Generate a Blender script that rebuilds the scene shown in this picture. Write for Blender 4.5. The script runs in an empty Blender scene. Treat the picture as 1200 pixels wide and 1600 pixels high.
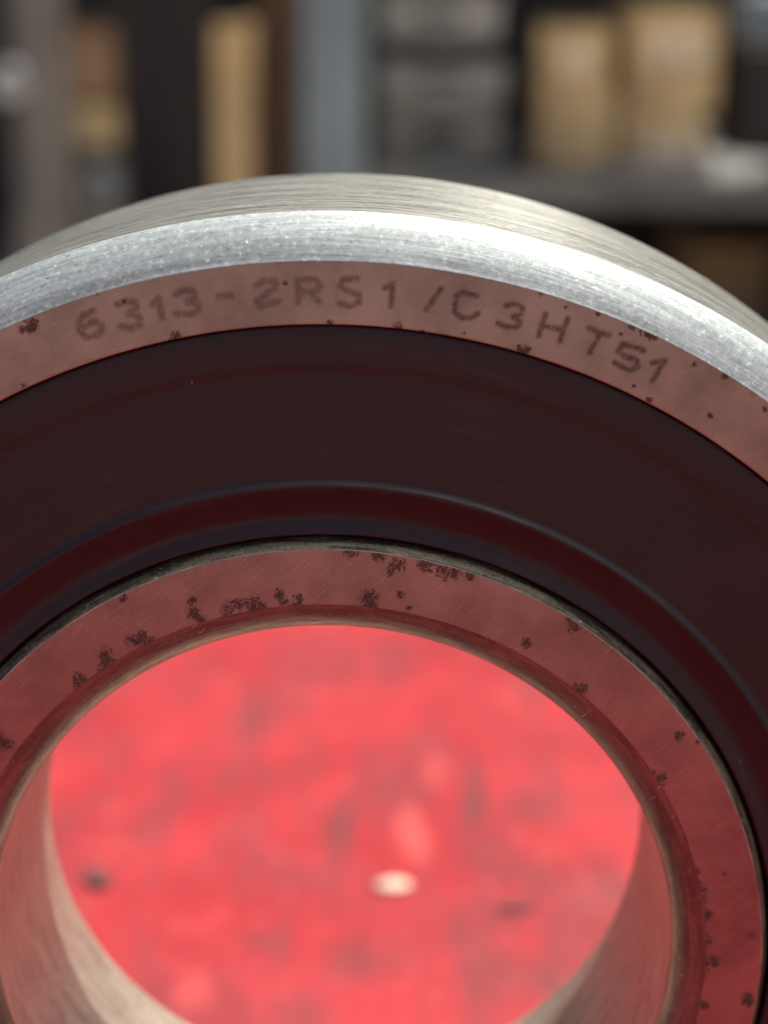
import bpy, bmesh, math, random
import numpy as np
from mathutils import Vector, Matrix
R_ = math.radians
S = bpy.context.scene
C = S.collection

# ---------------------------------------------------------------- camera
ORG = Vector((0, 0, 0.920))                     # centre of the bearing's front face; bench top at 0.85
CAM_R = ((0.99968, -0.01482, 0.02066), (0.0241, 0.29389, -0.95553), (0.00808, 0.95572, 0.29416))
CAM_P = Vector((0.008146, -0.155994, 0.09217)) + ORG
FPX = 2910.66                                    # focal length in pixels of a 1200 x 1600 frame
cd = bpy.data.cameras.new("camera"); cam = bpy.data.objects.new("camera", cd); C.objects.link(cam)
cam.matrix_world = Matrix.Translation(CAM_P) @ Matrix(CAM_R).to_4x4()
cd.sensor_fit = 'AUTO'; cd.sensor_width = 36; cd.lens = FPX / 1600 * 36
cd.clip_start = 0.005; cd.clip_end = 300
cd.dof.use_dof = True; cd.dof.focus_distance = 0.164; cd.dof.aperture_fstop = 17; cd.dof.aperture_blades = 0
S.camera = cam

# ---------------------------------------------------------------- sky, sun, exposure
SUN = Vector((0.29, 0.22, 0.90)).normalized()
EL = math.asin(SUN.z); AZ = math.atan2(SUN.x, SUN.y)
w = bpy.data.worlds.new("World"); S.world = w; w.use_nodes = True
wn = w.node_tree.nodes; wl = w.node_tree.links
sky = wn.new("ShaderNodeTexSky"); sky.sky_type = 'NISHITA'; sky.sun_disc = False
sky.sun_elevation = EL; sky.sun_rotation = AZ; sky.dust_density = 8.0; sky.air_density = 0.5; sky.ozone_density = 0.3
wl.new(sky.outputs[0], wn["Background"].inputs[0]); wn["Background"].inputs[1].default_value = 0.14
sd = bpy.data.lights.new("sun", 'SUN'); so = bpy.data.objects.new("sun", sd); C.objects.link(so)
sd.energy = 3.6; sd.angle = R_(0.5); sd.color = (1.0, 0.96, 0.89)
so.rotation_euler = SUN.to_track_quat('Z', 'Y').to_euler(); so.location = (1, 1, 4)
S.view_settings.view_transform = 'Standard'; S.view_settings.look = 'None'
S.view_settings.gamma = 1; S.view_settings.exposure = 0.9
S.cycles.use_denoising = True
S.cycles.max_bounces = 8

# ---------------------------------------------------------------- helpers
def at(px, py, Y):
    """world point on the vertical plane y = Y that the photograph shows at (px, py)"""
    v = Matrix(CAM_R) @ Vector(((px - 600) / FPX, (800 - py) / FPX, -1))
    return CAM_P + v * ((Y - CAM_P.y) / v.y)

def tag(o, label=None, cat=None, group=None, kind=None):
    for k, v in (('label', label), ('category', cat), ('group', group), ('kind', kind)):
        if v: o[k] = v
    return o

def empty(name, loc, rz=0):
    o = bpy.data.objects.new(name, None); C.objects.link(o); o.location = loc; o.rotation_euler = (0, 0, rz)
    o.empty_display_size = 0.02
    return o

def link(name, me, parent=None, loc=(0, 0, 0), rz=0, smooth=False):
    o = bpy.data.objects.new(name, me); C.objects.link(o); o.location = loc; o.rotation_euler = (0, 0, rz)
    if parent: o.parent = parent
    if smooth: me.polygons.foreach_set('use_smooth', [True] * len(me.polygons))
    return o

def mesh_np(name, V, F, mats, midx=None, attrs=None, smooth=True):
    me = bpy.data.meshes.new(name)
    me.vertices.add(len(V)); me.vertices.foreach_set('co', np.asarray(V, np.float32).ravel())
    me.loops.add(F.size); me.loops.foreach_set('vertex_index', F.astype(np.int32).ravel())
    me.polygons.add(len(F)); me.polygons.foreach_set('loop_start', np.arange(0, F.size, F.shape[1], dtype=np.int32))
    me.polygons.foreach_set('loop_total', np.full(len(F), F.shape[1], np.int32))
    for m in mats: me.materials.append(m)
    if midx is not None: me.polygons.foreach_set('material_index', midx.astype(np.int32))
    me.polygons.foreach_set('use_smooth', np.full(len(F), smooth))
    for k, a in (attrs or {}).items():
        t = me.attributes.new(k, 'FLOAT', 'POINT'); t.data.foreach_set('value', a.astype(np.float32))
    me.update(); me.validate()
    return me

def lathe(name, prof, th, mats, pm=None, closed=True, attr=None, smooth=True):
    """revolve (radius, depth) millimetres about the bearing's axis; th = sorted angles, closed circle"""
    P = np.array(prof, float); n = len(P); m = len(th)
    r = P[:, 0][None, :]; y = P[:, 1][None, :]
    X = r * np.sin(th)[:, None]; Z = r * np.cos(th)[:, None]; Y = np.broadcast_to(y, X.shape)
    V = np.stack([X, Y, Z], 2).reshape(-1, 3)
    i = np.arange(m)[:, None]; k = np.arange(n if closed else n - 1)[None, :]
    a = i * n + k; b = i * n + (k + 1) % n; c = ((i + 1) % m) * n + (k + 1) % n; d = ((i + 1) % m) * n + k
    area = np.sum(P[:, 0] * np.roll(P[:, 1], -1) - np.roll(P[:, 0], -1) * P[:, 1])
    F = np.stack([a, d, c, b] if area > 0 else [a, b, c, d], 2).reshape(-1, 4)
    midx = None
    if pm is not None:
        midx = np.broadcast_to(np.array(pm)[:n if closed else n - 1][None, :], a.shape).ravel()
    at_ = attr(V) if attr else None
    return mesh_np(name, V * 0.001, F, mats, midx, at_, smooth)

def arc(r0, y0, r1, y1, a0, a1, n):
    """rounded corner from (r0,y0) to (r1,y1), whose normal swings from a0 to a1 degrees off the axis"""
    t = [(math.sin(R_(a0 + (a1 - a0) * k / n)), -math.cos(R_(a0 + (a1 - a0) * k / n))) for k in range(n + 1)]
    out = []
    for s, c in t:
        out.append((r0 + (r1 - r0) * (s - t[0][0]) / (t[-1][0] - t[0][0]), y0 + (y1 - y0) * (c - t[0][1]) / (t[-1][1] - t[0][1])))
    return out

def bmesh_obj(name, bm, mats, parent=None, loc=(0, 0, 0), rz=0, smooth=False):
    bmesh.ops.recalc_face_normals(bm, faces=bm.faces)
    me = bpy.data.meshes.new(name); bm.to_mesh(me); bm.free()
    for m in (mats if isinstance(mats, (list, tuple)) else [mats]): me.materials.append(m)
    return link(name, me, parent, loc, rz, smooth)

def add_box(bm, x0, x1, y0, y1, z0, z1, bev=0.0, mi=0):
    r = bmesh.ops.create_cube(bm, size=1)
    for v in r['verts']:
        v.co = Vector(((x0 + x1) / 2 + v.co.x * (x1 - x0), (y0 + y1) / 2 + v.co.y * (y1 - y0), (z0 + z1) / 2 + v.co.z * (z1 - z0)))
    fs = {f for v in r['verts'] for f in v.link_faces}
    for f in fs: f.material_index = mi
    if bev:
        es = {e for v in r['verts'] for e in v.link_edges}
        bmesh.ops.bevel(bm, geom=list(es), offset=bev, segments=2, profile=0.5, affect='EDGES')
    return bm

def box(name, mat, x0, x1, y0, y1, z0, z1, bev=0.0, parent=None):
    bm = bmesh.new(); add_box(bm, x0, x1, y0, y1, z0, z1, bev)
    return bmesh_obj(name, bm, mat, parent)

# ---------------------------------------------------------------- materials
class N:
    def __init__(s, name):
        s.m = bpy.data.materials.new(name); s.m.use_nodes = True
        s.t = s.m.node_tree; s.p = s.t.nodes["Principled BSDF"]; s._oc = None
    def n(s, typ, **kw):
        x = s.t.nodes.new(typ)
        for k, v in kw.items(): setattr(x, k, v)
        return x
    def put(s, sock, v):
        if isinstance(v, bpy.types.NodeSocket): s.t.links.new(v, sock)
        elif v is not None:
            if hasattr(sock.default_value, '__len__') and not hasattr(v, '__len__'): v = (v,) * len(sock.default_value)
            elif hasattr(v, '__len__') and len(v) == 3 and len(sock.default_value) == 4: v = (*v, 1)
            sock.default_value = v
    def math(s, op, a, b=None, c=None, clamp=False):
        x = s.n("ShaderNodeMath", operation=op, use_clamp=clamp)
        for i, v in enumerate((a, b, c)):
            if v is not None: s.put(x.inputs[i], v)
        return x.outputs[0]
    def oc(s):
        if s._oc is None: s._oc = s.n("ShaderNodeTexCoord").outputs['Object']
        return s._oc
    def mapr(s, v, a, b, c=0.0, d=1.0, smooth=True):
        x = s.n("ShaderNodeMapRange", interpolation_type='SMOOTHSTEP' if smooth else 'LINEAR')
        for i, q in enumerate((v, a, b, c, d)): s.put(x.inputs[i], q)
        return x.outputs[0]
    def noise(s, vec, scale, detail=4, rough=0.5, dist=0.0):
        x = s.n("ShaderNodeTexNoise"); s.put(x.inputs['Vector'], vec)
        x.inputs['Scale'].default_value = scale; x.inputs['Detail'].default_value = detail
        x.inputs['Roughness'].default_value = rough; x.inputs['Distortion'].default_value = dist
        return x.outputs['Fac']
    def mapping(s, vec, scale=(1, 1, 1), rot=(0, 0, 0), loc=(0, 0, 0)):
        x = s.n("ShaderNodeMapping"); s.put(x.inputs[0], vec)
        x.inputs['Scale'].default_value = scale; x.inputs['Rotation'].default_value = rot; x.inputs['Location'].default_value = loc
        return x.outputs[0]
    def mix(s, f, a, b, typ='MIX'):
        x = s.n("ShaderNodeMix", data_type='RGBA', blend_type=typ)
        s.put(x.inputs['Factor'], f); s.put(x.inputs['A'], a); s.put(x.inputs['B'], b)
        return x.outputs['Result']
    def ramp(s, v, stops):
        x = s.n("ShaderNodeValToRGB"); s.put(x.inputs[0], v)
        e = x.color_ramp.elements
        while len(e) < len(stops): e.new(0.5)
        for el, (p, c) in zip(e, stops): el.position = p; el.color = (*c, 1)
        return x.outputs[0]
    def attr(s, name): return s.n("ShaderNodeAttribute", attribute_name=name).outputs['Fac']
    def bump(s, h, dist, strength=1.0, normal=None):
        x = s.n("ShaderNodeBump"); x.inputs['Strength'].default_value = strength; x.inputs['Distance'].default_value = dist
        s.put(x.inputs['Height'], h)
        if normal is not None: s.put(x.inputs['Normal'], normal)
        return x.outputs[0]
    def polar(s):
        """(radius mm, angle rad, depth mm) about the bearing's axis"""
        x = s.n("ShaderNodeSeparateXYZ"); s.put(x.inputs[0], s.oc())
        X, Y, Z = x.outputs
        r = s.math('MULTIPLY', s.math('SQRT', s.math('ADD', s.math('MULTIPLY', X, X), s.math('MULTIPLY', Z, Z))), 1000)
        return r, s.math('ARCTAN2', X, Z), s.math('MULTIPLY', Y, 1000)
    def comb(s, a, b, c):
        x = s.n("ShaderNodeCombineXYZ")
        for i, v in enumerate((a, b, c)): s.put(x.inputs[i], v)
        return x.outputs[0]
    def set(s, **kw):
        for k, v in kw.items(): s.put(s.p.inputs[k.replace('_', ' ')], v)
        return s.m

def simple(name, col, rough=0.6, metal=0.0, var=0.25, scale=20, bump=0.0, spec=0.5):
    b = N(name); v = b.noise(b.oc(), scale, 6, 0.6)
    lo = tuple(c * (1 - var) for c in col); hi = tuple(min(1, c * (1 + var)) for c in col)
    c = b.mix(b.mapr(v, 0.3, 0.7), lo, hi)
    kw = dict(Base_Color=c, Roughness=b.mapr(v, 0.3, 0.7, max(0.05, rough - 0.08), min(1, rough + 0.08)), Metallic=metal)
    if bump: kw['Normal'] = b.bump(v, bump)
    b.p.inputs['Specular IOR Level'].default_value = spec
    return b.set(**kw)
TEXT= [[(-20.23, 61.67), (-21.01, 61.25), (-21.38, 60.66), (-21.32, 59.95), (-20.81, 59.4), (-20.07, 59.51), (-19.45, 59.98), (-19.5, 60.49), (-20.06, 60.8), (-21.05, 60.23)], [(-18.05, 62.3), (-17.32, 62.55), (-16.5, 62.5), (-16.43, 61.95), (-17.08, 61.48)], [(-17.08, 61.48), (-16.18, 61.22), (-16.2, 60.57), (-16.94, 60.2), (-17.85, 60.37)], [(-15.05, 62.28), (-14.58, 62.8), (-14.23, 61.19)], [(-13.03, 63.19), (-12.3, 63.56), (-11.57, 63.48), (-11.46, 62.93), (-12.05, 62.56)], [(-12.05, 62.56), (-11.23, 62.39), (-11.16, 61.84), (-11.89, 61.46), (-12.98, 61.54)], [(-9.35, 63.09), (-8.37, 63.1)], [(-6.22, 64.0), (-5.49, 64.46), (-4.59, 64.39), (-4.6, 63.84), (-6.15, 62.72), (-5.88, 62.27), (-4.34, 62.66)], [(-2.7, 64.59), (-2.65, 62.59)], [(-2.51, 64.59), (-1.16, 64.61), (-0.71, 64.16), (-1.16, 63.61), (-2.34, 63.5)], [(-1.53, 63.51), (-0.89, 62.7)], [(2.35, 64.74), (1.18, 64.64), (0.82, 64.09), (1.55, 63.64), (2.54, 63.29), (2.45, 62.65), (1.73, 62.37), (0.82, 62.54)], [(4.7, 63.95), (5.37, 64.33), (5.2, 62.41)], [(9.39, 63.92), (8.24, 62.17)], [(12.46, 63.41), (11.29, 63.67), (10.75, 63.39), (10.6, 62.02), (11.15, 61.48), (12.05, 61.49), (12.59, 61.86)], [(14.93, 62.57), (15.59, 62.77), (16.32, 62.39), (16.28, 61.91), (15.53, 61.61)], [(15.53, 61.61), (16.2, 61.24), (15.93, 60.71), (15.07, 60.78), (14.31, 61.06)], [(18.3, 61.84), (17.76, 60.0)], [(20.17, 61.48), (19.58, 59.54)], [(18.01, 60.93), (19.87, 60.51)], [(22.0, 60.73), (23.74, 60.12)], [(22.97, 60.26), (22.18, 58.66)], [(26.74, 58.86), (25.0, 59.42), (24.56, 58.73), (25.25, 58.26), (26.21, 58.07), (26.33, 57.49), (25.68, 57.09), (24.32, 57.76)], [(27.55, 57.8), (28.59, 58.01), (27.63, 56.24)]]
RUST_OUT= [(-25.44, 60.27, 0.81), (-26.28, 59.98, 0.46), (-13.12, 59.6, 0.58), (-13.4, 59.32, 0.4), (-19.84, 63.27, 0.29), (-3.78, 64.23, 0.29), (0.01, 60.99, 0.35), (5.89, 60.68, 0.52), (5.62, 60.34, 0.29), (16.66, 58.71, 0.58), (16.22, 58.87, 0.4), (17.85, 63.74, 0.35), (20.05, 62.51, 0.23), (26.91, 60.4, 0.63), (27.58, 60.02, 0.52), (25.8, 60.93, 0.4), (24.75, 60.26, 0.29), (22.78, 61.99, 0.29), (33.89, 56.88, 0.46), (35.84, 56.07, 0.46), (36.44, 55.24, 0.4), (32.75, 53.21, 0.35), (27.47, 54.55, 0.35), (26.04, 55.82, 0.23), (-26.4, 55.1, 0.29), (31.12, 57.68, 0.29), (11.45, 60.2, 0.17), (7.91, 60.26, 0.23), (10.09, 59.9, 0.23), (-17.41, 62.58, 0.23), (34.72, 56.61, 0.29), (37.36, 53.84, 0.35), (25.53, 60.82, 0.29)]
RUST_IN= [(1.7, 40.44, 0.52), (4.41, 40.12, 0.46), (6.06, 39.26, 0.52), (5.5, 38.65, 0.35), (8.49, 39.35, 0.52), (10.19, 38.79, 0.58), (11.05, 38.62, 0.52), (12.46, 38.4, 0.35), (-12.29, 35.52, 0.35), (-12.14, 34.43, 0.52), (-11.47, 33.71, 0.4), (-9.15, 34.85, 0.52), (-8.17, 35.29, 0.4), (-6.86, 35.31, 0.63), (-6.12, 35.02, 0.46), (-4.45, 36.38, 0.35), (-4.0, 35.66, 0.35), (-2.8, 35.92, 0.35), (-3.14, 35.19, 0.52), (3.59, 36.03, 0.63), (3.7, 35.31, 0.52), (-17.85, 31.77, 0.46), (-16.98, 31.84, 0.52), (-16.0, 31.74, 0.35), (-20.21, 30.37, 0.46), (-20.06, 29.57, 0.52), (-20.55, 28.94, 0.4), (-22.62, 27.84, 0.52), (-22.82, 27.34, 0.4), (-29.93, 21.53, 0.58), (-30.2, 22.16, 0.35), (21.84, 33.98, 0.58), (21.37, 34.39, 0.35), (17.58, 32.07, 0.35), (17.47, 31.77, 0.23), (22.33, 27.41, 0.58), (22.88, 27.85, 0.29), (30.0, 18.97, 0.52), (29.5, 19.6, 0.29), (34.02, 9.83, 0.29), (34.37, 7.85, 0.52), (34.61, 6.85, 0.46), (35.0, 5.19, 0.52), (35.35, 5.33, 0.35), (35.04, 2.5, 0.58), (36.19, 0.35, 0.4), (35.3, 0.13, 0.46), (39.63, -3.69, 0.52), (39.6, 3.27, 0.35), (35.56, -4.4, 0.35), (36.64, 9.55, 0.17), (34.48, 3.84, 0.46), (35.06, -0.9, 0.52), (7.12, 35.24, 0.23), (6.26, 36.44, 0.29), (-18.47, 35.72, 0.29), (31.75, 23.33, 0.35), (33.52, 22.73, 0.29)]
# ---- steel of the flat ground faces: marking and rust come from vertex attributes
def face_steel(name, ang, scr):
    b = N(name); r, th, y = b.polar(); oc = b.oc()
    hatch = b.noise(b.mapping(b.mapping(oc, rot=(0, ang, 0)), scale=(260, 1, 5200)), 1.0, 3, 0.6)
    hatch2 = b.noise(b.mapping(b.mapping(oc, rot=(0, ang + 0.5, 0)), scale=(300, 1, 7000)), 1.0, 2, 0.6)
    grain = b.noise(oc, 6500, 3, 0.7)
    cloud = b.noise(oc, 140, 5, 0.6)
    crumb = b.noise(oc, 1650, 6, 0.76, 1.3)
    rust = b.math('ADD', b.attr('rust'), b.math('MULTIPLY', b.math('SUBTRACT', crumb, 0.52), 6.0))
    rmask = b.mapr(rust, 0.44, 0.60)
    rmask = b.math('MULTIPLY', rmask, b.mapr(b.attr('rust'), 0.02, 0.25))
    base = b.mix(b.mapr(cloud, 0.3, 0.7), (0.20, 0.155, 0.135), (0.32, 0.245, 0.212))
    base = b.mix(b.mapr(grain, 0.35, 0.7, 0, 0.30), base, (0.15, 0.11, 0.095))
    base = b.mix(b.mapr(hatch, 0.55, 0.75, 0, scr), base, (0.52, 0.42, 0.37))
    t = b.math('MULTIPLY', b.attr('marking'), b.mapr(b.noise(oc, 2200, 4, 0.75), 0.32, 0.56, 0.4, 1.0))
    base = b.mix(b.math('MULTIPLY', t, 0.80), base, (0.045, 0.034, 0.030))
    base = b.mix(b.mapr(b.attr('rust'), 0.0, 0.9, 0, 0.35), base, (0.17, 0.075, 0.045))
    rcol = b.mix(b.mapr(b.noise(oc, 5000, 2, 0.6), 0.35, 0.65), (0.018, 0.007, 0.005), (0.085, 0.032, 0.016))
    base = b.mix(b.math('MULTIPLY', rmask, 0.92), base, rcol)
    metal = b.math('SUBTRACT', 0.92, b.math('MULTIPLY', rmask, 0.9))
    rough = b.math('ADD', b.mapr(grain, 0.3, 0.7, 0.29, 0.38), b.math('ADD', b.math('MULTIPLY', rmask, 0.45), b.math('MULTIPLY', t, 0.15)), clamp=True)
    h = b.math('ADD', b.math('MULTIPLY', hatch, 0.6), b.math('ADD', b.math('MULTIPLY', hatch2, 0.3), b.math('MULTIPLY', grain, 0.25)))
    h = b.math('SUBTRACT', h, b.math('MULTIPLY', t, 0.8)); h = b.math('ADD', h, b.math('MULTIPLY', rmask, b.math('MULTIPLY', crumb, 6)))
    return b.set(Base_Color=base, Metallic=metal, Roughness=rough, Normal=b.bump(h, 0.000012, 0.9))

# ---- turned steel of chamfers and outer diameter, with lathe lines, nicks and a little staining
# ---- turned steel
def turned_steel(name, ca, cb, rough, stain, line=1.0, aniso=0.6, fine=0.3, dark=(0.16, 0.15, 0.13), metal=0.9, speck=0.2, bumpd=0.00003):
    b = N(name); r, th, y = b.polar(); oc = b.oc()
    v = b.comb(b.math('MULTIPLY', r, 6.0), b.math('MULTIPLY', th, 9.0), b.math('MULTIPLY', y, 6.0))
    lines = b.noise(v, 1.0, 5, 0.62)
    v2 = b.comb(b.math('MULTIPLY', r, 1.2), b.math('MULTIPLY', th, 5.0), b.math('MULTIPLY', y, 1.3))
    bands = b.noise(v2, 1.0, 4, 0.6, 0.3)
    v3 = b.comb(b.math('MULTIPLY', r, 2.4), b.math('MULTIPLY', th, 70.0), b.math('MULTIPLY', y, 2.4))
    pits = b.noise(v3, 1.0, 5, 0.72)
    grain = b.noise(oc, 5000, 4, 0.75)
    mott = b.noise(oc, 900, 6, 0.7)
    base = b.mix(b.mapr(bands, 0.38, 0.62), ca, cb)
    base = b.mix(b.mapr(lines, 0.52, 0.75, 0, 0.55), base, dark)
    base = b.mix(b.mapr(mott, 0.5, 0.72, 0, 0.5), base, tuple(min(1, c * 1.35) for c in cb))
    base = b.mix(b.mapr(grain, 0.5, 0.75, 0, fine), base, dark)
    sp = b.noise(b.comb(b.math('MULTIPLY', r, 2.6), b.math('MULTIPLY', th, 120.0), b.math('MULTIPLY', y, 2.6)), 1.0, 3, 0.7, 0.4)
    base = b.mix(b.mapr(sp, 0.55, 0.70, 0, speck), base, tuple(min(1, c * 1.7) for c in cb))
    base = b.mix(b.mapr(sp, 0.45, 0.30, 0, speck), base, dark)
    pm = b.math('MULTIPLY', b.mapr(pits, 0.60, 0.70), b.mapr(b.noise(oc, 60, 3, 0.6), 0.45, 0.6))
    base = b.mix(b.math('MULTIPLY', pm, stain), base, tuple(c * 0.35 for c in dark))
    # bright diagonal nicks
    nick = b.noise(b.mapping(b.mapping(oc, rot=(0.3, 0.75, 0.5)), scale=(380, 2600, 5200)), 1.0, 2, 0.5)
    nm = b.math('MULTIPLY', b.mapr(nick, 0.70, 0.76), b.mapr(b.noise(oc, 110, 2, 0.5), 0.5, 0.62))
    base = b.mix(b.math('MULTIPLY', nm, 0.8), base, (0.95, 0.93, 0.88))
    h = b.math('ADD', b.math('MULTIPLY', lines, 1.0 * line), b.math('ADD', b.math('MULTIPLY', grain, 0.5), b.math('MULTIPLY', mott, 0.8)))
    h = b.math('SUBTRACT', h, b.math('MULTIPLY', pm, 1.5)); h = b.math('SUBTRACT', h, b.math('MULTIPLY', nm, 1.2))
    tg = b.n("ShaderNodeTangent", direction_type='RADIAL', axis='Y')
    b.put(b.p.inputs['Tangent'], tg.outputs[0])
    return b.set(Base_Color=base, Metallic=b.math('SUBTRACT', metal, b.math('MULTIPLY', pm, 0.5)), Anisotropic=aniso, Anisotropic_Rotation=0.25,
                 Roughness=b.math('ADD', b.mapr(lines, 0.3, 0.7, rough - 0.05, rough + 0.07), b.math('MULTIPLY', pm, 0.3)),
                 Normal=b.bump(h, bumpd, 0.9))

M = {}
M['face_out'] = face_steel('ground steel of outer ring', 0.35, 0.15)
M['face_in'] = face_steel('ground steel of inner ring', 0.75, 0.4)
M['chamfer'] = turned_steel('turned bright chamfer', (0.21, 0.245, 0.242), (0.30, 0.345, 0.342), 0.5, 0.95, 1.2, 0.35, 0.4, (0.10, 0.10, 0.095), 0.34, 0.6)
M['outer_dia'] = turned_steel('ground outer diameter', (0.10, 0.11, 0.108), (0.29, 0.295, 0.255), 0.28, 1.0, 1.2, 0.85, 0.5, (0.04, 0.04, 0.042), 0.45, 0.5, 0.000012)
M['groove'] = turned_steel('stained ring shoulder', (0.035, 0.03, 0.02), (0.20, 0.18, 0.12), 0.5, 1.0, 1.5, 0.3, 0.8, (0.02, 0.017, 0.012), 0.5, 0.6)
M['bore_edge'] = turned_steel('worn bore corner', (0.14, 0.115, 0.10), (0.22, 0.185, 0.16), 0.36, 0.8, 1.4, 0.5, 0.4, (0.06, 0.045, 0.04))
M['bore'] = turned_steel('ground bore', (0.33, 0.27, 0.21), (0.50, 0.43, 0.34), 0.42, 0.9, 0.7, 0.1, 0.5, (0.14, 0.085, 0.06), 0.68)

def rubber():
    b = N('black seal rubber'); oc = b.oc(); r, th, y = b.polar()
    n = b.noise(b.comb(b.math('MULTIPLY', r, 3.0), b.math('MULTIPLY', th, 14.0), y), 1.0, 5, 0.6)
    f = b.noise(oc, 5000, 3, 0.6)
    smear = b.noise(oc, 70, 4, 0.6)
    c = b.mix(b.mapr(n, 0.35, 0.7), (0.0085, 0.0012, 0.0022), (0.014, 0.0026, 0.004))
    arcs = b.noise(b.comb(b.math('MULTIPLY', r, 1.3), b.math('MULTIPLY', th, 3.0), 0.0), 1.0, 5, 0.7)
    c = b.mix(b.math('MULTIPLY', b.mapr(arcs, 0.5, 0.72), b.mapr(b.noise(oc, 45, 3, 0.6), 0.42, 0.62, 0.1, 0.8)), c, (0.030, 0.014, 0.014))
    c = b.mix(b.mapr(smear, 0.5, 0.75, 0, 0.5), c, (0.026, 0.014, 0.014))
    speck = b.noise(oc, 1300, 1, 0.4)
    c = b.mix(b.mapr(speck, 0.83, 0.85, 0, 0.6), c, (0.40, 0.33, 0.28))
    rg = b.math('ADD', b.mapr(n, 0.3, 0.7, 0.36, 0.50), b.mapr(smear, 0.4, 0.7, 0, 0.08))
    h = b.math('ADD', n, b.math('MULTIPLY', f, 0.25))
    b.p.inputs['Specular IOR Level'].default_value = 0.4
    return b.set(Base_Color=c, Roughness=rg, Normal=b.bump(h, 0.00002, 0.6))
M['rubber'] = rubber()

def red_paint():
    b = N('worn red enamel'); oc = b.oc()
    base = b.mix(b.mapr(b.noise(oc, 30, 4, 0.55), 0.3, 0.7), (0.205, 0.0130, 0.016), (0.265, 0.022, 0.026))
    st = b.noise(b.mapping(oc, scale=(70, 26, 1)), 1.0, 4, 0.55, 0.4)
    base = b.mix(b.mapr(st, 0.40, 0.75, 0, 0.8), base, (0.115, 0.026, 0.029))
    st2 = b.noise(b.mapping(oc, scale=(120, 45, 1), loc=(3.3, 1.7, 0)), 1.0, 3, 0.5)
    base = b.mix(b.mapr(st2, 0.48, 0.85, 0, 0.5), base, (0.085, 0.030, 0.029))
    st3 = b.noise(b.mapping(oc, scale=(110, 40, 1), loc=(7.1, 4.2, 0)), 1.0, 2, 0.5)
    base = b.mix(b.mapr(st3, 0.56, 0.80, 0, 0.3), base, (0.40, 0.050, 0.045))
    # a few placed soot marks and scuffs on the bench, seen through the bore
    sep = b.n("ShaderNodeSeparateXYZ"); b.put(sep.inputs[0], oc); X, Y, Z = sep.outputs
    for (cx, cy, sx, sy, k, col) in PATCH:
        dx = b.math('DIVIDE', b.math('SUBTRACT', X, cx), sx); dy = b.math('DIVIDE', b.math('SUBTRACT', Y, cy), sy)
        d = b.math('SQRT', b.math('ADD', b.math('MULTIPLY', dx, dx), b.math('MULTIPLY', dy, dy)))
        d = b.math('ADD', d, b.math('MULTIPLY', b.math('SUBTRACT', b.noise(oc, 260, 3, 0.6), 0.5), 0.9))
        base = b.mix(b.mapr(d, 1.5, 0.2, 0, k * 0.8), base, col)
    sc = b.noise(b.mapping(oc, scale=(420, 160, 1), rot=(0, 0, 0.3)), 1.0, 6, 0.7)
    base = b.mix(b.mapr(sc, 0.5, 0.75, 0, 0.5), base, (0.30, 0.06, 0.06))
    base = b.mix(b.mapr(sc, 0.45, 0.25, 0, 0.6), base, (0.10, 0.022, 0.024))
    f = b.noise(oc, 900, 4, 0.6)
    b.p.inputs['Specular IOR Level'].default_value = 0.2
    return b.set(Base_Color=base, Roughness=b.mapr(f, 0.3, 0.7, 0.36, 0.5), Normal=b.bump(f, 0.00008, 0.5))
DKS = (0.06, 0.028, 0.028)
def bench_at(px, py):
    v = Matrix(CAM_R) @ Vector(((px - 600) / FPX, (800 - py) / FPX, -1)); p = CAM_P + v * ((0.85 - CAM_P.z) / v.z)
    return p.x, p.y
PATCH = []
for px, py, sx, sy, k, col in [(742, 1215, 0.0022, 0.012, 0.8, DKS), (740, 1262, 0.003, 0.008, 0.9, DKS), (820, 1262, 0.005, 0.008, 0.6, DKS),
        (640, 1290, 0.003, 0.009, 0.6, (0.45, 0.075, 0.065)), (652, 1320, 0.003, 0.008, 0.6, (0.45, 0.075, 0.065)), (680, 1200, 0.003, 0.010, 0.5, (0.42, 0.06, 0.05)),
        (530, 1290, 0.003, 0.012, 0.7, DKS), (840, 1370, 0.006, 0.009, 0.5, DKS), (560, 1500, 0.006, 0.008, 0.6, DKS), (800, 1520, 0.008, 0.008, 0.5, DKS),
        (410, 1470, 0.004, 0.004, 0.5, DKS), (300, 1550, 0.003, 0.006, 0.5, (0.42, 0.065, 0.06)), (930, 1400, 0.006, 0.008, 0.5, (0.14, 0.045, 0.043))]:
    x_, y_ = bench_at(px, py); PATCH.append((x_, y_, sx, sy, k, col))
M['red'] = red_paint()

M['concrete'] = simple('stained concrete', (0.20, 0.185, 0.165), 0.85, 0, 0.3, 3, 0.002)
M['cardboard'] = simple('brown cardboard', (0.80, 0.52, 0.24), 0.8, 0, 0.40, 16, 0.0005)
M['cardboard_b'] = simple('dull brown cardboard', (0.42, 0.25, 0.12), 0.8, 0, 0.15, 14, 0.0005)
M['tape'] = simple('buff parcel tape', (0.52, 0.38, 0.22), 0.35, 0, 0.05, 30)
M['sun_paper'] = simple('pale sunlit label', (0.88, 0.70, 0.44), 0.7, 0, 0.08, 30)  # warm pale tone stands in for sunlight on the cartons
M['print'] = simple('dark print', (0.08, 0.07, 0.06), 0.7)
M['post'] = simple('blue grey painted steel', (0.235, 0.275, 0.275), 0.45, 0, 0.12, 9)
M['post_worn'] = simple('taupe painted steel', (0.20, 0.175, 0.14), 0.55, 0, 0.2, 9)
M['beam'] = simple('dusty grey shelf steel', (0.15, 0.15, 0.13), 0.6, 0, 0.3, 7)
M['crate'] = simple('dusty grey plastic', (0.50, 0.47, 0.40), 0.6, 0, 0.15, 18)
M['crate_b'] = simple('olive grey plastic', (0.34, 0.31, 0.235), 0.6, 0, 0.15, 18)
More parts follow.
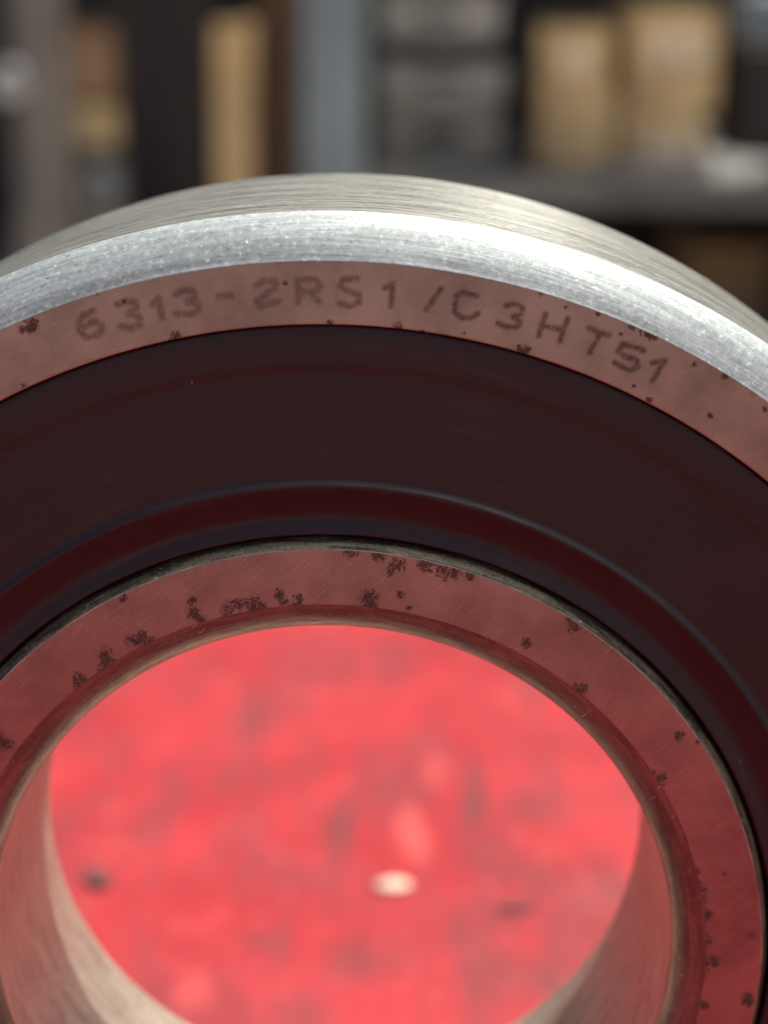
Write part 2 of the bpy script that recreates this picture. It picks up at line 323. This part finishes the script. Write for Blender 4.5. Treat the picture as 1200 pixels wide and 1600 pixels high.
M['black'] = simple('black plastic', (0.012, 0.011, 0.011), 0.5, 0, 0.3, 12)
M['darkbrown'] = simple('dark stained timber', (0.035, 0.026, 0.022), 0.7, 0, 0.35, 8)
M['brownboard'] = simple('brown stained board', (0.11, 0.055, 0.024), 0.65, 0, 0.3, 8)
M['tan'] = simple('pale yellow pine', (0.80, 0.54, 0.24), 0.6, 0, 0.12, 10)
M['wall'] = simple('dark corrugated sheet', (0.035, 0.032, 0.029), 0.6, 0, 0.3, 4)
M['bluegrey'] = simple('blue grey enamel', (0.22, 0.26, 0.28), 0.4, 0, 0.1, 15)
M['bright'] = simple('polished steel', (0.5, 0.49, 0.46), 0.3, 1, 0.08, 30)
M['pipe'] = simple('dull galvanised pipe', (0.26, 0.27, 0.25), 0.5, 0.3, 0.15, 30)
M['edge'] = simple('bright edge highlight', (0.30, 0.28, 0.25), 0.4, 0.8, 0.5, 300)  # highlight on the inner ring's front corner put in as brighter metal
M['sheet'] = simple('light grey lit edge sheeting', (0.34, 0.34, 0.31), 0.6, 0, 0.2, 20)
M['chip'] = simple('cream stone chip', (0.46, 0.36, 0.27), 0.7, 0, 0.1, 300)
M['cinder'] = simple('dark metal flake', (0.05, 0.02, 0.02), 0.9, 0.0, 0.3, 300)

# ================================================================ ground and wall
bm = bmesh.new(); bmesh.ops.create_grid(bm, x_segments=1, y_segments=1, size=60)
tag(bmesh_obj('ground', bm, M['concrete']), kind='structure')
wl_ = empty('corrugated_wall', (0, 4.2, 0)); tag(wl_, 'dark corrugated metal wall far behind the storage shelves', 'wall')
def sheet_profile(n, w_):
    out = []
    for k in range(n): 
        x = k * w_
        out += [(x, 0), (x + w_ * 0.35, 0), (x + w_ * 0.5, -0.03), (x + w_ * 0.85, -0.03)]
    return out
for k in range(8):
    bm = bmesh.new(); pr = sheet_profile(10, 0.1); pr.append((1.0, 0))
    lo = [bm.verts.new((x, y, 0)) for x, y in pr]; hi = [bm.verts.new((x, y, 3.6)) for x, y in pr]
    for a in range(len(pr) - 1): bm.faces.new((lo[a], lo[a + 1], hi[a + 1], hi[a]))
    bmesh.ops.solidify(bm, geom=bm.faces[:], thickness=0.002)
    bmesh_obj('wall_sheet', bm, M['wall'], wl_, (-4 + k * 1.0, 0.003 * (k % 2), 0))

# ================================================================ red bench
BX0, BX1, BY0, BY1, BZ = -0.46, 0.50, -0.38, 0.42, 0.85
bench = empty('workbench', (0, 0.06, 0)); tag(bench, 'worn red enamelled steel workbench the big bearing stands on', 'workbench')
def bpart(name, *a, **k):
    o = box(name, M['red'], *a, **k); o.parent = bench; o.matrix_parent_inverse = Matrix.Translation((0, -0.06, 0)); return o
bpart('bench_top', BX0, BX1, BY0, BY1, BZ - 0.004, BZ, bev=0.001)
for nm, a in (('edge_lip', (BX0, BX0 + .003, BY0, BY1, BZ - .04, BZ - .0045)), ('edge_lip', (BX1 - .003, BX1, BY0, BY1, BZ - .04, BZ - .0045)),
              ('edge_lip', (BX0 + .0035, BX1 - .0035, BY0, BY0 + .003, BZ - .04, BZ - .0045)), ('edge_lip', (BX0 + .0035, BX1 - .0035, BY1 - .003, BY1, BZ - .04, BZ - .0045))):
    bpart(nm, *a)
for x in (BX0 + .01, BX1 - .05):
    for y in (BY0 + .01, BY1 - .05): bpart('leg', x, x + .04, y, y + .04, 0, BZ - .0045, bev=0.003)
bpart('lower_shelf', BX0 + .012, BX1 - .012, BY0 + .06, BY1 - .06, 0.25, 0.27, bev=0.002)

def chunk(name, mat, px, py, sx, sy, sz, rz, label, cat, seed, group=None):
    random.seed(seed); x, y = bench_at(px, py)
    bm = bmesh.new(); bmesh.ops.create_icosphere(bm, subdivisions=2, radius=1)
    for v in bm.verts:
        k = 1 + random.uniform(-.14, .14); v.co = Vector((v.co.x * sx * k, v.co.y * sy * k, max(-.7, v.co.z * k) * sz))
    zs = min(v.co.z for v in bm.verts)
    for v in bm.verts: v.co.z -= zs
    return tag(bmesh_obj(name, bm, mat, None, (x, y, BZ), rz, True), label, cat, group)
chunk('stone_chip', M['chip'], 612, 1388, 0.0034, 0.0022, 0.0008, 0.2, 'small cream stone chip lying on the red bench behind the bore', 'stone', 1)
chunk('metal_flake', M['cinder'], 152, 1378, 0.0024, 0.0035, 0.0008, 0.6, 'dark oval metal flake on the red bench near the left bore wall', 'metal flake', 2)
chunk('metal_shaving', M['cinder'], 806, 1422, 0.0034, 0.0012, 0.0005, 0.1, 'dark flat metal shaving lying crosswise on the red bench right of the cream chip', 'shaving', 3)

# ================================================================ the bearing
bearing = empty('ball_bearing', (0, 0, 0.85)); tag(bearing, 'large used sealed steel ball bearing stamped 6313-2RS1/C3HT51 standing on its rim', 'bearing')
CEN = (0, 0, 0.07)
def smooth01(x): x = np.clip(x, 0, 1); return x * x * (3 - 2 * x)
def seg_cover(V, lines, hw, soft):
    x = V[:, 0]; z = V[:, 2]; out = np.zeros(len(V)); sel = (V[:, 1] < 0.05)
    idx = np.where(sel & (np.hypot(x, z) > 58) & (z > 40))[0]
    px, pz = x[idx], z[idx]; best = np.full(len(idx), 9.0)
    wob = 0.03 * np.sin(px * 4.1 + pz * 2.7) - 0.07 * smooth01((-px + 8) / 14)
    for L in lines:
        for (ax, az), (bx, bz) in zip(L[:-1], L[1:]):
            dx, dz = bx - ax, bz - az; t = np.clip(((px - ax) * dx + (pz - az) * dz) / (dx * dx + dz * dz), 0, 1)
            best = np.minimum(best, np.hypot(px - ax - t * dx, pz - az - t * dz))
    out[idx] = smooth01((hw + soft - (best + wob)) / (2 * soft))
    return out
def blob_cover(V, blobs, k):
    x = V[:, 0]; z = V[:, 2]; out = np.zeros(len(V)); idx = np.where(V[:, 1] < 3.2)[0]
    px, pz = x[idx], z[idx]; b = np.zeros(len(idx))
    for bx, bz, s in blobs: b = np.maximum(b, np.clip(1.15 - np.hypot(px - bx, pz - bz) / (s * k), 0, 1))
    out[idx] = b
    return out

def angles(a, b, fine, coarse=1.0):
    n = int((b - a) / fine); m = int((360 - (b - a)) / coarse)
    return np.radians(np.concatenate([np.linspace(a, b, n, endpoint=False), np.linspace(b, a + 360, m, endpoint=False)]))
OUT_TH = angles(-34, 44, 0.085)
IN_TH = angles(-112, 118, 0.16)
# outer ring: (radius, depth) from the seal groove over face, chamfer, outside diameter, back
face = [(60.75, 0.10), (60.76, 0.04), (60.79, 0.01), (60.83, 0.0), (60.95, 0.0)] + [(60.95 + (66.2 - 60.95) * k / 56, 0.0) for k in range(1, 57)]
p_out = [(60.75, 5.0)] + face
n_face = len(p_out)
p_out += [(66.24, 0.01), (66.28, 0.035)]
cham = arc(66.3, 0.05, 69.93, 2.9, 24, 56, 16); p_out += cham + [(69.97, 2.96), (70.0, 3.06)]
n_ch = len(p_out)
p_out += [(70.0, 3.3), (70.0, 10), (70, 18), (70, 26), (70.0, 29.1)] + arc(70, 29.3, 67, 33, 90, 150, 8)[1:] + [(60.75, 33), (60.75, 29), (62.5, 29), (62.5, 5.0)]
pm = [0 if k < n_face - 1 else 1 if k < n_ch - 1 else 2 for k in range(len(p_out))]
me = lathe('outer_ring', p_out, OUT_TH, [M['face_out'], M['chamfer'], M['outer_dia']], pm,
           attr=lambda V: {'marking': seg_cover(V, TEXT, 0.23, 0.20) * np.interp(V[:, 0], [-21, -3, 8, 28], [0.66, 0.52, 0.9, 0.95]), 'rust': blob_cover(V, RUST_OUT, 1.05)})
outer = link('outer_ring', me, bearing, CEN)
# inner ring
p_in = [(41.4, 9.0), (41.4, 1.75), (41.38, 1.5)] + arc(41.35, 1.4, 40.72, 0.06, 75, 50, 6) + [(40.66, 0.015), (40.58, 0.0)]
n_a = len(p_in)
p_in += [(40.58 - (40.58 - 35.45) * k / 50, 0.0) for k in range(1, 51)]
n_b = len(p_in)
p_in += [(35.4, 0.01)] + [(r, y) for r, y in arc(35.37, 0.03, 32.5, 2.8, -18, -84, 18)]
n_c = len(p_in)
p_in += [(32.5, 3.1), (32.5, 8), (32.5, 15), (32.5, 23), (32.5, 30.0), (32.52, 30.3)] + arc(32.6, 30.5, 35.0, 33, -100, -160, 6) + [(41.4, 33), (41.4, 24), (39.6, 22), (39.6, 11)]
pm = [4 if n_a - 3 < k < n_a - 1 else 0 if k < n_a - 1 else 1 if k < n_b - 1 else 2 if k < n_c - 1 else 3 for k in range(len(p_in))]
me = lathe('inner_ring', p_in, IN_TH, [M['groove'], M['face_in'], M['bore_edge'], M['bore'], M['edge']], pm,
           attr=lambda V: {'rust': blob_cover(V, RUST_IN, 1.75), 'marking': np.zeros(len(V))})
link('inner_ring', me, bearing, CEN)
# seal: flat field, ridge, hollow and lip
p_seal = [(60.7, 2.2), (60.7, 0.75), (60.55, 0.55), (60.3, 0.48), (59.0, 0.46), (57.4, 0.47), (57.0, 0.50), (56.7, 0.555), (56.2, 0.58), (55.2, 0.59), (53.0, 0.60), (50.5, 0.60), (47.6, 0.58), (47.12, 0.575), (47.06, 0.57)]
p_seal += arc(46.95, 0.56, 46.5, 0.18, 30, 58, 4) + [(46.42, 0.12), (46.3, 0.10), (46.1, 0.14)]
p_seal += [(45.5, 0.5), (44.9, 0.72), (44.4, 0.92), (44.0, 1.07), (43.6, 1.17), (43.2, 1.18), (42.7, 1.06), (42.3, 0.86), (41.95, 0.70), (41.75, 0.68), (41.6, 1.22), (41.5, 1.5), (41.46, 2.4)]
seal = link('rubber_seal', lathe('rubber_seal', p_seal, angles(-112, 118, 0.5, 2.0), [M['rubber']]), bearing, CEN)
rear = [(r, 33 - y) for r, y in p_seal]
link('rubber_seal', lathe('rubber_seal', rear, angles(-112, 118, 1.5, 2.0), [M['rubber']]), bearing, CEN)

# ================================================================ background: storage racks
def pbox(name, mat, x0, x1, y0, y1, Y, depth, bev=0.004, parent=None, rz=0):
    """box whose front face spans the photo's columns x0..x1 and rows y0..y1 at distance Y; origin at its base centre"""
    a = at(x0, y1, Y); b = at(x1, y0, Y)
    w_ = b.x - a.x; h = b.z - a.z
    bm = bmesh.new(); add_box(bm, -w_ / 2, w_ / 2, 0, depth, 0, h, bev)
    o = bmesh_obj(name, bm, mat, None, ((a.x + b.x) / 2, Y, a.z), rz)
    if parent: o.parent = parent; o.matrix_parent_inverse = Matrix.Translation(-parent.location)
    return o, w_, h

RY = 2.2
rk = at(520, 265, RY)
rack = empty('storage_rack', (rk.x, RY, 0)); tag(rack, 'blue grey steel storage rack with shelves standing behind the bench', 'rack')
def rpart(name, mat, x0, x1, y0, y1, z0, z1, bev=0.002):
    o = box(name, mat, x0, x1, y0, y1, z0, z1, bev); o.parent = rack; o.matrix_parent_inverse = Matrix.Translation(-rack.location); return o
def X(px, Y=RY): return at(px, 130, Y).x
def Zp(py, Y=RY): return at(600, py, Y).z
def upright(px0, px1, Y, mat, zt=2.3):
    x0, x1 = X(px0, Y), X(px1, Y); w_ = x1 - x0; bm = bmesh.new()
    # folded C section with a raised centre rib
    add_box(bm, x0, x1, Y, Y + .003, 0, zt, 0.001); add_box(bm, x0, x0 + .003, Y + .0035, Y + .06, 0, zt); add_box(bm, x1 - .003, x1, Y + .0035, Y + .06, 0, zt)
    add_box(bm, x0 + w_ * .36, x0 + w_ * .64, Y - .008, Y - .0005, 0, zt, 0.002)
    o = bmesh_obj('upright', bm, mat); o.parent = rack; o.matrix_parent_inverse = Matrix.Translation(-rack.location)
upright(474, 568, 2.08, M['post'])
upright(24, 98, 2.08, M['post_worn'])
upright(1300, 1400, 2.08, M['post'])
upright(467, 574, 2.72, M['post']); upright(24, 98, 2.72, M['post_worn']); upright(1300, 1400, 2.72, M['post'])
zs = Zp(262)
x0, x1 = X(574, 2.08) + .002, X(1300, 2.08) - .002
rpart('shelf_board', M['beam'], x0, x1, RY - .055, 2.75, zs - .012, zs)
rpart('shelf_beam', M['beam'], x0, x1, RY - .11, RY - .058, Zp(322, RY - .11), zs + .003, 0.004)
rpart('dark_back_panel', M['wall'], x0, x1, 2.755, 2.76, 0.1, 1.7)  # dark panel added so the rack interior stays dark
rpart('sun_block_panel', M['wall'], x1 - .003, x1 - .001, RY - .05, 2.72, 0.1, Zp(262) - .014)  # out-of-view panel added to keep sun off the lower shelf
zu = Zp(-300)  # unseen upper shelf, added to block sky and raised to admit more
rpart('shelf_board', M['beam'], x0, x1, RY - .055, 2.75, zu, zu + .012)
rpart('shelf_beam', M['beam'], x0, x1, RY - .11, RY - .058, zu - .02, zu + .045, 0.004)
zl = Zp(560)
rpart('shelf_board', M['beam'], x0, x1, RY - .055, 2.75, zl - .012, zl)
xl0, xl1 = X(98, 2.08) + .002, X(467, 2.08) - .002
xf = X(-420, 2.08); 
zb = Zp(500)
rpart('shelf_board', M['beam'], xf, xl1, RY - .055, 2.75, zb - .012, zb)
rpart('dark_back_panel', M['wall'], xf, xl1, 2.755, 2.76, 0.1, 1.7)
rpart('shelf_board', M['beam'], xf, xl1, RY - .055, 2.75, zu, zu + .012)  # same unseen sky-blocking shelf, added over the left bay

def carton(x0, x1, y0, y1, Y, depth, label, mat='cardboard', rz=0, sun_lab=None, group='cardboard cartons on the shelf', zbase=None):
    a = at(x0, y1, Y); b = at(x1, y0, Y); w_ = b.x - a.x; z0 = a.z if zbase is None else zbase; h = b.z - z0
    t = empty('cardboard_carton', ((a.x + b.x) / 2, Y + depth / 2, z0), rz); tag(t, label, 'carton', group)
    bm = bmesh.new(); add_box(bm, -w_ / 2, w_ / 2, -depth / 2, depth / 2, 0, h, 0.002); bmesh_obj('carton_body', bm, M[mat], t)
    g = 0.0008
    for s in (-1, 1):
        bm = bmesh.new(); add_box(bm, -w_ / 2 + .001, w_ / 2 - .001, min(s * g, s * (depth / 2 - .001)), max(s * g, s * (depth / 2 - .001)), h + .0002, h + .0022, 0.0004); bmesh_obj('flap', bm, M[mat], t)
    bm = bmesh.new(); add_box(bm, -w_ * .5 + .004, w_ * .5 - .004, -.022, .022, h + .0024, h + .0028); bmesh_obj('tape', bm, M['tape'], t)
    bm = bmesh.new(); add_box(bm, -w_ / 2 + .003, w_ / 2 - .003, -depth / 2 - .0009, -depth / 2 - .0003, h * .42, h * .5); bmesh_obj('tape', bm, M['tape'], t)
    if sun_lab:
        u0, u1, v0, v1 = sun_lab; bm = bmesh.new(); add_box(bm, -w_ / 2 + u0 * w_, -w_ / 2 + u1 * w_, -depth / 2 - .0022, -depth / 2 - .0012, v0 * h, v1 * h)
        bmesh_obj('sunlit_label', bm, M['sun_paper'], t)  # pale labels put in as sunlit patches on the carton fronts
    return z0 + h + .003
z = zs + .001
z = carton(842, 962, 203, 262, RY, .2, 'short brown carton at the bottom of the left stack', zbase=z)
z = carton(840, 964, 141, 200, RY, .2, 'short brown carton in the middle of the left stack', zbase=z, rz=.02)
carton(844, 960, 46, 139, RY, .2, 'tall brown carton with a pale label as sunlit patch on top of the left stack', zbase=z, rz=-.02, sun_lab=(.28, .7, .22, .75))
z = carton(972, 1100, 180, 262, RY, .2, 'squat brown carton at the bottom of the right stack', zbase=zs + .001, sun_lab=(.3, .85, .2, .7))
carton(978, 1122, 18, 168, RY, .2, 'large brown carton turned slightly on the right stack', zbase=z, rz=.05, sun_lab=(.2, .88, .5, .8))

def crate(x0, x1, y0, y1, Y, depth, mat, label, zbase, rz=0):
    a = at(x0, y1, Y); b = at(x1, y0, Y); w_ = b.x - a.x; h = b.z - zbase
    t = empty('storage_bin', ((a.x + b.x) / 2, Y + depth / 2, zbase), rz); tag(t, label, 'storage bin', 'grey storage bins on the shelf')
    for nm, q in (('bin_wall', (-w_/2, w_/2, -depth/2, -depth/2+.004)), ('bin_wall', (-w_/2, w_/2, depth/2-.004, depth/2)), ('bin_wall', (-w_/2, -w_/2+.004, -depth/2+.0045, depth/2-.0045)), ('bin_wall', (w_/2-.004, w_/2, -depth/2+.0045, depth/2-.0045))):
        bm = bmesh.new(); add_box(bm, *q, .004, h - .012, .001); bmesh_obj(nm, bm, M[mat], t)
    bm = bmesh.new(); add_box(bm, -w_/2, w_/2, -depth/2, depth/2, 0, .0035); bmesh_obj('bin_floor', bm, M[mat], t)
    bm = bmesh.new(); add_box(bm, -w_/2-.004, w_/2+.004, -depth/2-.006, depth/2+.004, h - .0115, h, .002); bmesh_obj('lid', bm, M[mat], t)
    bm = bmesh.new(); add_box(bm, -w_*.18, w_*.18, -depth/2-.007, -depth/2-.0005, h*.35, h*.55, .002); bmesh_obj('handle', bm, M['black'], t)
    return zbase + h + .001
z = crate(598, 782, 150, 238, RY + .05, .22, 'crate_b', 'olive grey storage bin at the bottom of the stack', zs + .001)
z = crate(596, 786, 102, 146, RY + .05, .22, 'crate', 'shallow pale grey storage bin in the middle of the stack', z, .02)
z = crate(640, 750, 62, 100, RY + .07, .18, 'black', 'small black storage bin between the grey ones', z)
crate(600, 784, -10, 58, RY + .05, .22, 'crate', 'pale grey storage bin topmost on its stack', z, -.02)
# right end of the shelf
o, w_, h = pbox('tool_case', M['darkbrown'], 1146, 1262, 70, 262, RY + .02, .2, .006)
tag(o, 'dark brown tool case at the right end of the shelf', 'case')
o, w_, h = pbox('enamel_tin', M['bluegrey'], 1150, 1250, -30, 55, RY + .04, .14, .01)
o.location.z = Zp(68, RY + .02) + .001
tag(o, 'blue grey enamel tin on top of the dark tool case', 'tin')
carton(1075, 1262, 388, 560, RY + .16, .3, 'dull brown carton on the lower shelf at the right', 'cardboard_b', zbase=zl + .001, group=None)
# left bay
o, w_, h = pbox('dark_board', M['darkbrown'], 196, 262, -80, 500, RY + .12, .03, .002); tag(o, 'dark timber board standing upright left in the rack bay', 'board', 'upright boards in the rack')
o, w_, h = pbox('dark_board', M['darkbrown'], 266, 330, -40, 500, RY + .10, .03, .002); tag(o, 'dark timber board standing directly left of the pale one', 'board', 'upright boards in the rack')
o, w_, h = pbox('pine_board', M['tan'], 341, 394, 36, 500, RY + .06, .022, .002); tag(o, 'pale yellow pine board standing between darker boards', 'board', 'upright boards in the rack')
o, w_, h = pbox('brown_board', M['brownboard'], 404, 464, -60, 500, RY + .1, .025, .002); tag(o, 'red brown board standing beside the blue grey upright', 'board', 'upright boards in the rack')
ztan = zb + .001
o, w_, h = pbox('brown_crate', M['post_worn'], 96, 192, 236, 500, RY + .1, .16, .004); tag(o, 'taupe wooden crate behind the two pipe ends', 'crate')
ctop = Zp(236, RY + .1) + .001
carton(96, 184, 164, 236, RY + .1, .09, 'small pale carton sitting on the taupe crate', zbase=ctop, group=None)
carton(112, 180, 44, 158, RY + .12, .07, 'narrow upright carton on top of the small pale carton', 'cardboard_b', zbase=Zp(164, RY + .1) + .005, group=None)
def tube(name, mat, px, py, Y, ro, ri, L, label, cat, group=None):
    p = at(px, py, Y); bm = bmesh.new(); n = 28; rings = []
    for (r, y) in ((ro, 0), (ro, L), (ri, L), (ri, 0)):
        rings.append([bm.verts.new((r * math.cos(2*math.pi*k/n), y, r * math.sin(2*math.pi*k/n))) for k in range(n)])
    for a in range(4):
        A, B = rings[a], rings[(a + 1) % 4]
        for k in range(n): bm.faces.new((A[k], A[(k+1) % n], B[(k+1) % n], B[k]))
    return tag(bmesh_obj(name, bm, mat, None, p, 0, True), label, cat, group)
o, w_, h = pbox('steel_block', M['post_worn'], 30, 196, 336, 500, RY - .03, .1, .004); tag(o, 'taupe steel block under the two pipe ends', 'block')
tube('pipe_end', M['post_worn'], 78, 300, RY - .04, .028, .02, .12, 'taupe pipe lying end on, left of the grey green one', 'pipe')
tube('pipe_end', M['pipe'], 148, 298, RY - .03, .028, .006, .12, 'grey green pipe lying end on beside the taupe one', 'pipe')
tube('steel_bush', M['bright'], 12, 130, RY - .14, .022, .006, .05, 'small polished steel bush hanging on the left upright', 'bush')

# a crumpled grey sheet added for the brighter lit stretch of shelf edge
random.seed(9)
pa = at(935, 262, RY - .1); pb = at(1300, 262, RY - .1)
bm = bmesh.new(); nx, ny = 26, 8; G = []
for i in range(nx + 1):
    row = []
    for j in range(ny + 1):
        u, v = i / nx, j / ny
        edge = min(1, 6 * min(u, 1 - u)) * min(1, 4 * min(v, 1 - v))
        row.append(bm.verts.new((pa.x + (pb.x - pa.x) * u, RY - .13 + .12 * v + .006 * math.sin(9 * u), zs + .0045 + edge * (.010 + .007 * math.sin(11 * u + 3 * v) + random.uniform(0, .006)))))
    G.append(row)
for i in range(nx):
    for j in range(ny): bm.faces.new((G[i][j], G[i + 1][j], G[i + 1][j + 1], G[i][j + 1]))
bmesh.ops.solidify(bm, geom=bm.faces[:], thickness=0.002)
tag(bmesh_obj('lit_edge_sheet', bm, M['sheet'], None, (0, 0, 0.003), 0, True), 'light grey sheet added for the brightly lit stretch of shelf edge before the cartons', 'sheet')
